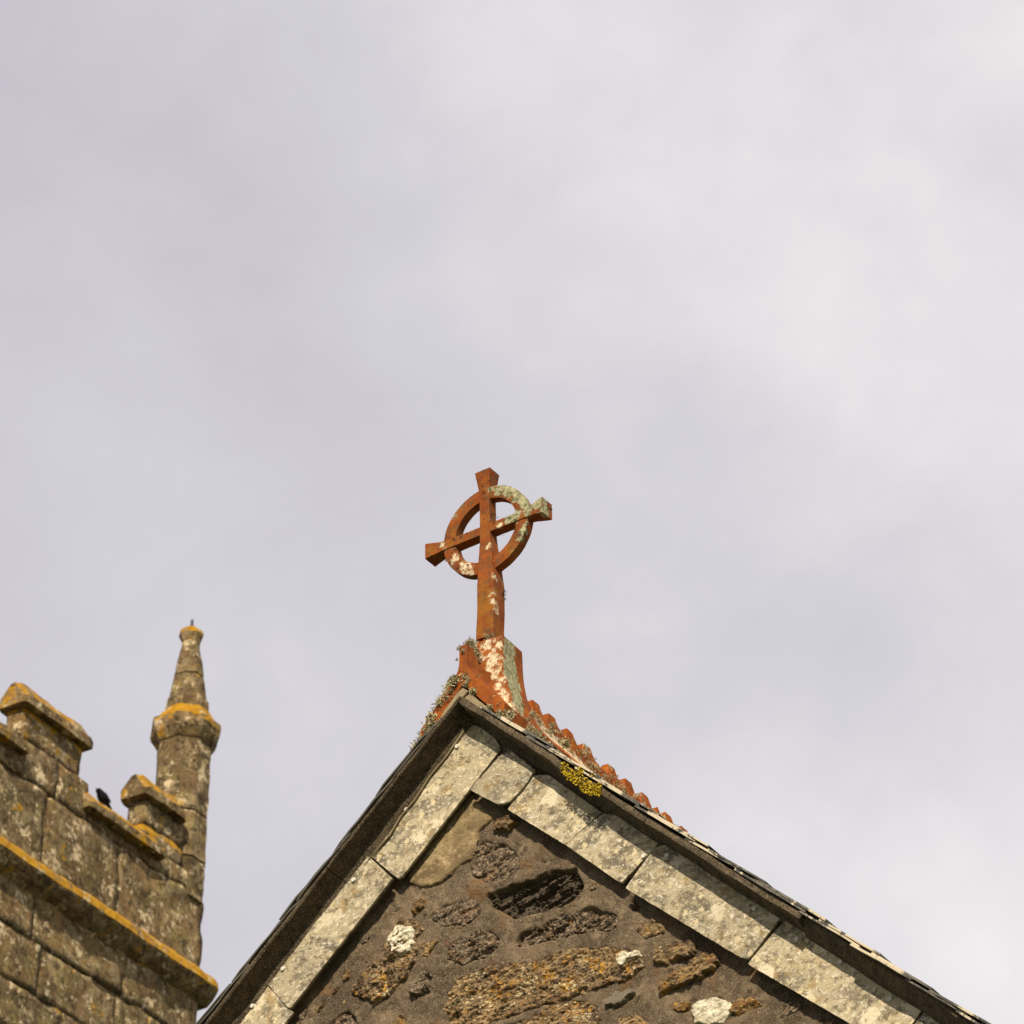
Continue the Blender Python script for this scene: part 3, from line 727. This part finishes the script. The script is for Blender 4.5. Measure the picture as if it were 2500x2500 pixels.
M['saddle'] = mk_terra('terracotta of the saddle', [(cl(*c2(*p), .17), r) for p, r in GS], [(cl(*c2(*p), .11), r * .85) for p, r in WS], 0.0, .95)
wf = -.08; secs = []
ZP = .185 + .131
stat = [(0, .0185, CT), (.05, .0185, CT), (.0504, .0185, CT - .004), (.09, .0185, CT - .05), (.128, .02, CT - .058), (.165, .024, CT - .05)]
def sect(w, ft, zt, fl, dz=0):
    return [(p[0] - cu, p[1] - .17, p[2] - TZ + dz) for p in tile_section(w, ft, zt, fl, 0)]
for a, b in zip(stat, stat[1:]):
    for q in range(4):
        t = q / 4; secs.append(sect(wf + a[0] + (b[0] - a[0]) * t, a[1] + (b[1] - a[1]) * t, a[2] + (b[2] - a[2]) * t, None))
secs.append(sect(wf + .175, .024, CT - .048, None))
PF = [(.0, .235), (.072, .150), (.094, .052)]
for dw, ft, zt in [(.188, .062, ZP), (.195, .066, ZP + .002), (.25, .066, ZP + .002), (.30, .066, ZP), (.345, .066, ZP)]:
    secs.append(sect(wf + dw, ft, zt, PF))
for q in range(1, 14):
    t = q / 13; h = ZP + (CT - .045 - ZP) * (1 - (1 - t) ** 2.4); ft = .066 + (.0185 - .066) * (1 - (1 - t) ** 1.6)
    f0 = .25 * (1 - t); zz = min(h - .01, .235 + (.10 - .235) * t)
    fl = [(0.0, zz), (max(ft + .004, .072 + (.026 - .072) * t), min(zz - .01, .15 + (.075 - .15) * t)), (.094 + (.04 - .094) * t, .052 + (.045 - .052) * t)]
    secs.append(sect(wf + .345 + t * (cr[0] - .012 - wf - .345), ft, h, fl))
loft(secs, 'saddle_tile', M['saddle'], cross)

# ================================================================== lichens
def tuft_geo(V, Fc, base, nrm, r, n, rnd):
    nrm = Vector(nrm).normalized()
    for _ in range(n):
        d = (nrm * rnd.uniform(.2, 1.2) + Vector((rnd.gauss(0, 1), rnd.gauss(0, 1), rnd.gauss(0, 1))) * .65).normalized()
        s = d.cross(Vector((rnd.gauss(0, 1), rnd.gauss(0, 1), rnd.gauss(0, 1)))).normalized()
        L = r * rnd.uniform(.25, .65); wd_ = r * rnd.uniform(.07, .13)
        p0 = Vector(base) + Vector((rnd.gauss(0, 1), rnd.gauss(0, 1), rnd.gauss(0, 1))) * r * .36
        bend = Vector((rnd.gauss(0, 1), rnd.gauss(0, 1), rnd.gauss(0, 1))) * L * .25
        p1 = p0 + d * L * .55 + bend * .3; p2 = p0 + d * L + bend
        p3 = p1 + (d + s * rnd.uniform(-1.5, 1.5)).normalized() * L * .4
        i = len(V)
        V.extend([p0 - s * wd_, p0 + s * wd_, p1 + s * wd_ * .8, p1 - s * wd_ * .8, p2, p3])
        Fc.extend([(i, i + 1, i + 2, i + 3), (i + 3, i + 2, i + 4), (i + 2, i + 3, i + 5)])
def scatter(name, items, n, mat, seed, label):
    rnd = random.Random(seed); V = []; Fc = []
    for (b, nr, r) in items: tuft_geo(V, Fc, b, nr, r, n, rnd)
    o = mesh(name, V, Fc, mat); o.location = O; o.rotation_euler = (0, 0, -AZ)
    return tag(o, label, 'lichen', kind='stuff')
rnd = random.Random(2)
it = []
# on the left wing of the saddle, its crest and front
for k in range(60):
    t = rnd.random(); x, y = 1108 + (1012 - 1108) * t, 1662 + (1838 - 1662) * t
    w_ = rnd.uniform(-.09, .02); u_, z_ = loc(x + rnd.gauss(0, 3), y + rnd.gauss(0, 3), w_)
    it.append(((u_ + .012, w_, z_ - .004), (-.6, -.3, .6), rnd.uniform(.014, .026)))
for (x, y, r, w_) in [(590,390,.026,.05),(560,350,.018,.02),(600,360,.022,.08),(575,440,.02,.04),(600,500,.016,.08),(660,540,.020,.115),(650,460,.016,.115),(560,560,.020,0),(540,540,.014,0),(510,620,.020,-.06),(540,670,.022,-.07),(570,640,.018,-.04),(600,690,.02,-.04),(560,710,.014,-.08),(600,800,.018,-.085),(630,730,.014,-.05),(430,690,.022,-.08),(410,720,.022,-.07),(700,380,.013,.115),(845,665,.016,.13),(760,960,.018,-.085),(850,1020,.018,-.085),(950,1035,.022,-.06),(910,1080,.020,-.08),(860,940,.014,-.07),(720,730,.007,.115),(740,300,.012,.12),(780,285,.010,.12),(690,640,.007,.1),(1140,1165,.018,.05),(1200,1220,.024,.1),(1250,1270,.022,.14),(1180,1200,.016,.1),(1300,1320,.018,.2),(1100,1080,.014,.15),(1160,1020,.012,.2),(1050,950,.01,.2),(1350,1130,.016,.35),(1480,1300,.02,.4),(500,430,.010,-.085),(470,400,.008,-.085),(440,510,.008,-.085),(780,1040,.012,-.1),(530,740,.012,-.09)]:
    u_, z_ = loc(*c2(x, y), w_)
    for q in range(2): it.append(((u_ + rnd.gauss(0, .004), w_, z_ + rnd.gauss(0, .004)), (-.1, -.8, .6), r * rnd.uniform(.7, 1)))
it = [(b, n_, r_ * 1.25) for b, n_, r_ in it]
scatter('tufted_lichen', it, 85, M['tuft'], 1, 'grey green tufted lichen round the saddle tile under the cross')
FT = []
it = []
for k in range(80):
    x = rnd.uniform(30, 1480); y = 300 + x * .846 + rnd.uniform(30, 150)
    w_, z_ = locu(1300 + .2329 * x, 1650 + .2329 * y, UT + .03)
    if z_ < TZ + .045 or rnd.random() < .25: z_ = TZ + rnd.uniform(.04, .13)
    it.append(((UT + .02, w_, z_), (1, -.3, .4), rnd.uniform(.008, .017)))
for k in range(26):             # a sleeve of tufts down the front of the saddle
    t = rnd.random(); a_ = [(575,370),(590,480),(560,560),(620,640),(640,700),(600,760)]; p_ = interp([(i / 5, *q) for i, q in enumerate(a_)], t)
    u_, z_ = loc(*c2(p_[0] + rnd.gauss(0, 22), p_[1] + rnd.gauss(0, 14)), .03); FT.append(((u_, .03 + rnd.uniform(-.02, .05), z_), (-.1, -.8, .6), rnd.uniform(.010, .020)))
for c_ in cr[1:]:
    for q in range(7): it.append(((UT + rnd.uniform(-.01, .02), c_ + rnd.uniform(.05, .11), TZ + rnd.uniform(.13, .17)), (1, 0, .6), rnd.uniform(.007, .014)))
scatter('tufted_lichen', FT, 60, M['tuft'], 14, 'grey green tufts in the notch between the small crest and the cross pedestal')
it = [(b, n_, r_ * 1.1) for b, n_, r_ in it]
scatter('tufted_lichen', it, 34, M['tuft'], 4, 'pale tufted lichen along the side of the crested ridge tiles')
it = []
for (x, y, r) in [(940,360,.010),(860,425,.009),(885,490,.007),(950,465,.010),(865,730,.008),(990,760,.012),(520,1050,.012),(605,1025,.010),(675,980,.007),(480,1085,.006),(425,1295,.009),(480,1320,.010),(555,1395,.011),(685,1355,.009),(1135,1665,.014),(1125,1700,.012),(1135,1750,.011),(1640,680,.012),(1670,700,.010),(1385,860,.009),(1250,940,.007),(1300,960,.009),(590,1185,.005),(1180,800,.01),(1240,820,.011),(990,855,.006),(1040,790,.005),(1200,500,.010),(1110,1000,.004),(960,300,.006),(915,380,.007)]:
    w_ = .122 if x < 1000 or y < 850 else .135
    if x > 1100 and y > 1600: w_ = .19; x -= 14
    u_, z_ = loc(*c1(x, y), w_)
    it.append(((u_, w_, z_), (0, -1, .3), r * .9))
scatter('dark_lichen', it, 40, M['moss'], 6, 'small dark lichen tufts dotted over the terracotta cross')
# raised grey crust on the upper right of ring and arm
V = []; Fc = []; rnd = random.Random(12)
for (p, r) in GREY:
    for q in range(int(r * 1500)):
        a = rnd.uniform(0, 6.28); rr_ = r * math.sqrt(rnd.random()) * .9
        u_, z_ = loc(*c1(*p), .14); u_ += rr_ * math.cos(a); z_ += rr_ * math.sin(a)
        du, dz = u_ - cu, z_ - cz; rad = math.hypot(du, dz)
        if .150 < rad < .206: w_ = .148
        elif abs(dz) < .02 + max(0, abs(du) - .21) * .22 and abs(du) < .285: w_ = .1445 - max(0, abs(du) - .21) * .12
        elif abs(du) < .022 and abs(dz) < .28: w_ = .143
        else: continue
        tuft_geo(V, Fc, (u_, w_ + .001, z_), (0, -1, 0), rnd.uniform(.003, .006), 5, rnd)
M['crust'] = mk_plain('grey green crust', (0.25, 0.235, 0.125), 0.95, 0.6, 50); o = mesh('crust_lichen', V, Fc, M['crust']); o.location = O; o.rotation_euler = (0, 0, -AZ)
tag(o, 'grey green lichen crust on the upper right of the ringed cross', 'lichen', kind='stuff')
# yellow lichen cushion hanging over the right roof edge
V = []; Fc = []; rnd = random.Random(9)
yl = [(340,940,40),(370,1010,45),(330,990,30),(430,1040,50),(490,1000,40),(480,1080,55),(540,1120,45),(540,1170,50),(610,1160,50),(670,1180,55),(690,1220,35),(510,985,35),(620,1050,18),(640,1200,50),(560,1200,35),(390,1060,35),(460,1120,25),(720,1150,12)]
for (x, y, r) in yl:
    r *= 1.15
    for q in range(int(r * .9)):
        a = rnd.uniform(0, 6.28); k = r * math.sqrt(rnd.random())
        px, py = 1300 + .2329 * (x + k * math.cos(a)), 1650 + .2329 * (y + k * math.sin(a))
        w_ = -.111 - rnd.uniform(0, .008); u_, z_ = loc(px, py, w_)
        nv = Vector((rnd.gauss(0, .7), -1, rnd.gauss(0, .7) + .3)).normalized(); s = nv.orthogonal().normalized(); t = nv.cross(s)
        R_ = rnd.uniform(.0018, .0052); i = len(V); V.append(Vector((u_, w_, z_)))
        for m_ in range(7):
            aa = m_ * 6.283 / 7; V.append(Vector((u_, w_, z_)) + (s * math.cos(aa) + t * math.sin(aa)) * R_ * rnd.uniform(.6, 1.2) + nv * R_ * rnd.uniform(.1, .8))
        for m_ in range(7): Fc.append((i, i + 1 + m_, i + 1 + (m_ + 1) % 7))
o = mesh('yellow_lichen', V, Fc, M['yellow']); o.location = O; o.rotation_euler = (0, 0, -AZ)
tag(o, 'bright yellow lichen cushion on the right roof edge near the ridge', 'lichen', kind='stuff')

# ================================================================== the tower
tower = empty('church_tower', (TO.x, TO.y, 0), -AZ)
tag(tower, 'battlemented granite church tower with octagonal corner pinnacle and orange lichen', 'tower')
TZ0 = TO.z
def tlift(o): o.location.z = TZ0; return o
def tblock(name, y0, y1, z0, z1, x0, x1, mat, parent=tower, amp=.012, r=.022, seed=0):
    n = (max(2, int(abs(x1 - x0) / .09)), max(2, int((y1 - y0) / .06)), max(2, int((z1 - z0) / .06)))
    o = from_bm(name, box_bm((x0, y0, z0), (x1, y1, z1), n, r, amp, 4.0, seed, .003), mat, parent, True)
    if parent is tower: tlift(o)
    return o
# levels on the face, read at chosen columns
za = tw(64, 1724)[1]; zb = tw(205, 1905)[1]; zcx = tw(199, 1997)[1]
zs_top = tw(260, 2225)[1]; zs_bot = tw(300, 2328)[1]
z_sill = tw(230, 1985)[1]
zj1 = tw(200, 2372)[1]; zj2 = tw(100, 2438)[1]
ym1a = tw(60, 1730)[0]; ym1b = tw(203, 1850)[0]; ym2a = tw(352, 1990)[0]; yc = 0.0
YL = -9.0; TH = -.28
# core
core = from_bm('wall', box_bm((-7.0, YL, -TZ0), (-.035, -.035, z_sill - .12), (1, 1, 1), 0), M['infill'], tower); tlift(core)
def course(z0, z1, cuts, seed, mat='granite', x1=0.0):
    for i, (y0, y1) in enumerate(zip(cuts, cuts[1:])):
        dp = random.uniform(-.006, .010)
        tblock('stone_block', y0 + .002, y1 - .002, z0 + .004, z1 - .004, TH, x1 + dp, M[mat], seed=seed * 10 + i, amp=.022, r=.010)
random.seed(21)
yv1 = tw(288, 2160)[0]; yv0 = tw(85, 2420)[0]
zmid = tw(440, 2150)[1]
course(zs_top, zcx if zcx < z_sill else z_sill, [-5.2, -3.6, tw(110, 1990)[0], yv1, 0.0], 1)
course(zj1, zs_bot + .05, [-5.2, -3.9, tw(85, 2200)[0], tw(300, 2400)[0], 0.0], 2)
course(zj2, zj1, [-5.2, -4.2, tw(100, 2340)[0], tw(285, 2440)[0], 0.0], 3)
course(zj2 - .45, zj2, [-5.2, -3.4, -1.9, -.8, 0.0], 4)
course(zj2 - .9, zj2 - .45, [-5.2, -3.9, -2.6, -1.2, 0.0], 5)
# upper parapet course, cut by the embrasures' sills
course(zcx, zb, [ym1a - .42, (ym1a + ym1b) / 2 + .1, ym1b + .12], 6)
course(zcx, z_sill, [ym1b + .13, ym2a - .05], 7)
course(zcx, z_sill + .06, [ym2a - .04, 0.0], 8)
course(zcx, z_sill, [-5.2, -4.2, ym1a - .43], 9)
# moulded string course wrapping the corner
def strake(z0, z1, proj, ya, yb, name, mat, top_w, parent=tower, xb=TH):
    H_ = z1 - z0; prof = [(xb, z0), (0, z0), (proj * .55, z0 + H_ * .16), (proj * .92, z0 + H_ * .40), (proj, z0 + H_ * .48), (proj * .86, z0 + H_ * .74), (proj * .55, z0 + H_ * .94), (0.0, z1), (xb, z1)]
    secs = []; n = max(4, int((yb - ya) / .07))
    for i in range(n + 1):
        y = ya + (yb - ya) * i / n; e = 0 if 0 < i < n else .02; row = []
        for k, (x, z) in enumerate(prof):
            q = Vector((x, y, z)); q += mn.noise_vector(q * 6) * .010 + mn.noise_vector(q * 18) * .006
            if e and x > 0: q.x -= e
            row.append(tuple(q))
        secs.append(row)
    o = loft(secs, name, M[mat], parent, False)
    if parent is tower: tlift(o)
    return o
strake(zs_bot, zs_top, .15, -5.2, .13, 'string_course', 'band', 0)
# sills of the embrasures, each a weathered coping slab
def coping(y0, y1, zb_, h, over, parent, thick=.26, name='coping', mat='coping', seed=0):
    # slab with short vertical edge and a sloping back to a rounded ridge
    xs0, xs1 = -thick - over, over; xm = -thick * .5 if name == 'coping' else -.06
    prof = [(xs0, zb_), (xs1, zb_), (xs1 + .004, zb_ + h * .34), (xs1 - .035, zb_ + h * .46), (xm + .05, zb_ + h * .96), (xm, zb_ + h), (xm - .05, zb_ + h * .96), (xs0, zb_ + h * .45)]
    secs = []; n = max(5, int((y1 - y0) / .06))
    for i in range(n + 1):
        y = y0 + (y1 - y0) * i / n; e = .022 if i in (0, n) else 0; row = []
        for (x, z) in prof:
            q = Vector((x, y, z)); q += mn.noise_vector(q * 5 + Vector((seed, 0, 0))) * .012 + mn.noise_vector(q * 17) * .006
            if e: q.x += -e if x > xm else e; q.z += -e * (z > zb_ + .01)
            row.append(tuple(q))
        secs.append(row)
    o = loft(secs, name, M[mat], parent, False)
    if parent is tower: tlift(o)
    return o
coping(ym1b + .04, tw(388, 2115)[0], z_sill - .03, .20, .09, tower, mat='band', name='sill_coping', seed=3)
coping(-5.0, tw(50, 1882)[0], z_sill + .06, .17, .09, tower, name='sill_coping', seed=5)
def merlon(y0, y1, z0, z1, cuts, seed, over=.065):
    e = empty('merlon', (0, 0, TZ0)); e.parent = tower
    for i, (a_, b_) in enumerate(zip(cuts, cuts[1:])):
        o = tblock('stone_block', y0 + .01 * (i % 2), y1, a_, b_, -.21, -.012 - .006 * i, M['granite'] if i else M['coping'], parent=e, seed=seed + i, amp=.018, r=.022)
    coping(y0 - over, y1 + (over if seed != 37 else -.06), z1, .25, .06, e, .20, seed=seed)
    return e
merlon(ym1a, ym1b, zb, za, [zb + .004, za + .004], 31)
z2t = tw(360, 1948)[1]
merlon(ym2a, tw(430, 2010)[0] + .16, z_sill + .06, z2t, [z_sill + .06, (z_sill + .06) * .55 + z2t * .45, z2t + .004], 37)
merlon(-5.3, -4.1, z_sill + .1, za, [z_sill + .1, za], 41)
# corner pinnacle
pin = empty('pinnacle', (-.22, -.145, TZ0)); pin.parent = tower
PU = -.27
def pz(px, py):                  # height on the pinnacle's axis
    P0 = TO + U * (-.21) + W * (-.13); d = ray(px, py); t = (P0 - CAM).dot(Vector((0, 1, 0))) / d.y
    return (CAM + d * t).z - TO.z
def octa(rows, name, mat, amp=.01):
    secs = []
    for (z, r_) in rows:
        s_ = []
        for k in range(8):
            for q in range(3):
                a0 = R(22.5 + 45 * k); a1 = R(22.5 + 45 * (k + 1)); t = q / 3
                x = (math.cos(a0) * (1 - t) + math.cos(a1) * t) * r_; y = (math.sin(a0) * (1 - t) + math.sin(a1) * t) * r_
                v_ = Vector((x, y, z)); v_ += mn.noise_vector(v_ * 6) * amp + mn.noise_vector(v_ * 19) * amp * .5
                s_.append(tuple(v_))
        secs.append(s_)
    return loft(secs, name, M[mat], pin, False)
def dense(rows, st_=.06):
    out = []
    for a_, b_ in zip(rows, rows[1:]):
        n_ = max(1, int(abs(b_[0] - a_[0]) / st_))
        out += [(a_[0] + (b_[0] - a_[0]) * i / n_, a_[1] + (b_[1] - a_[1]) * i / n_) for i in range(n_)]
    return out + [rows[-1]]
zA, zB, zC, zD, zE, zG, zH = pz(448, 1828), pz(450, 1745), pz(453, 1722), pz(458, 1574), pz(460, 1552), pz(460, 1532), pz(459, 1508)
SRo = .262
zq = [zmid - .1, zmid + .32, zmid + .80, zA]
for qa, qb in zip(zq, zq[1:]): octa([(qa + .003, SRo - .022)] + dense([(qa + .012, SRo), (qb - .012, SRo)]) + [(qb - .003, SRo - .022)], 'shaft_drum', 'granite')
octa(dense([(zA, SRo + .005), (zA + .09, SRo + .07), (zA + .15, SRo + .085), (zA + .22, SRo + .08), (zA + .24, SRo + .04), (zB, .215)], .03), 'collar', 'band', .016)
zm = (zC + zD) / 2 - .05; rm = .19 + (.088 - .19) * (zm - zC - .04) / (zD - zC - .04)
octa(dense([(zB, .212), (zC, .212), (zC + .04, .19), (zm - .012, rm + .003), (zm, rm - .016), (zm + .012, rm - .002), (zD, .088)]), 'spire', 'granite', .012)
octa([(zD, .082), (zD + .04, .10), (zE - .01, .120), (zE + .03, .112), (zG - .02, .06), (zG, .02)], 'knob', 'band', .010)
bm = bmesh.new(); bmesh.ops.create_cone(bm, cap_ends=True, segments=8, radius1=.018, radius2=.012, depth=zH - zG, matrix=Matrix.Translation((0, 0, (zH + zG) / 2 - .03)))
from_bm('rod', bm, M['rod'], pin)

# ================================================================== bird on the sill
by, bz = tw(250, 1962, -.06)
bird = empty('bird', TO + U * (-.06) + W * by + Vector((0, 0, bz + .004)), -AZ)
bird.scale = (.84, .84, .84)
tag(bird, 'small black bird perched between the tower battlements', 'bird')
prof = [(-.116, .118, .004), (-.110, .119, .016), (-.098, .120, .026), (-.082, .118, .032), (-.064, .108, .036), (-.046, .094, .044), (-.022, .080, .054), (.006, .068, .058), (.034, .056, .053), (.060, .044, .040), (.082, .032, .026), (.105, .020, .018), (.130, .008, .015), (.150, -.002, .013)]
secs = [[(math.cos(k * math.pi / 8) * r_ * (1.0 if y_ < .09 else 1.25), y_ + math.sin(k * math.pi / 8) * r_ * .35, z_ + math.sin(k * math.pi / 8) * r_ * (.95 if y_ < .09 else .45)) for k in range(16)] for y_, z_, r_ in prof]
loft(secs, 'body', M['bird'], bird, True)
bm = bmesh.new(); bmesh.ops.create_cone(bm, cap_ends=True, segments=8, radius1=.008, radius2=.001, depth=.034, matrix=Matrix.Translation((0, -.122, .120)) @ Matrix.Rotation(R(95), 4, 'X'))
from_bm('beak', bm, M['beak'], bird)
for s in (-1, 1):
    bm = bmesh.new()
    bmesh.ops.create_cone(bm, cap_ends=True, segments=6, radius1=.003, radius2=.004, depth=.05, matrix=Matrix.Translation((s * .016, 0, .012)))
    for a_ in (-.5, 0, .5):
        bmesh.ops.create_cone(bm, cap_ends=True, segments=5, radius1=.0025, radius2=.001, depth=.026, matrix=Matrix.Translation((s * .016 + math.sin(a_) * .012, -math.cos(a_) * .012, -.011)) @ Matrix.Rotation(a_, 4, 'Z') @ Matrix.Rotation(R(90), 4, 'X'))
    from_bm('leg', bm, M['beak'], bird)
    bm = bmesh.new(); bmesh.ops.create_uvsphere(bm, u_segments=12, v_segments=8, radius=1)
    for v_ in bm.verts: v_.co = Vector((s * .046 + v_.co.x * .010, .020 + v_.co.y * .066, .058 + v_.co.z * .028 - v_.co.y * .020))
    from_bm('wing', bm, M['bird'], bird, True)
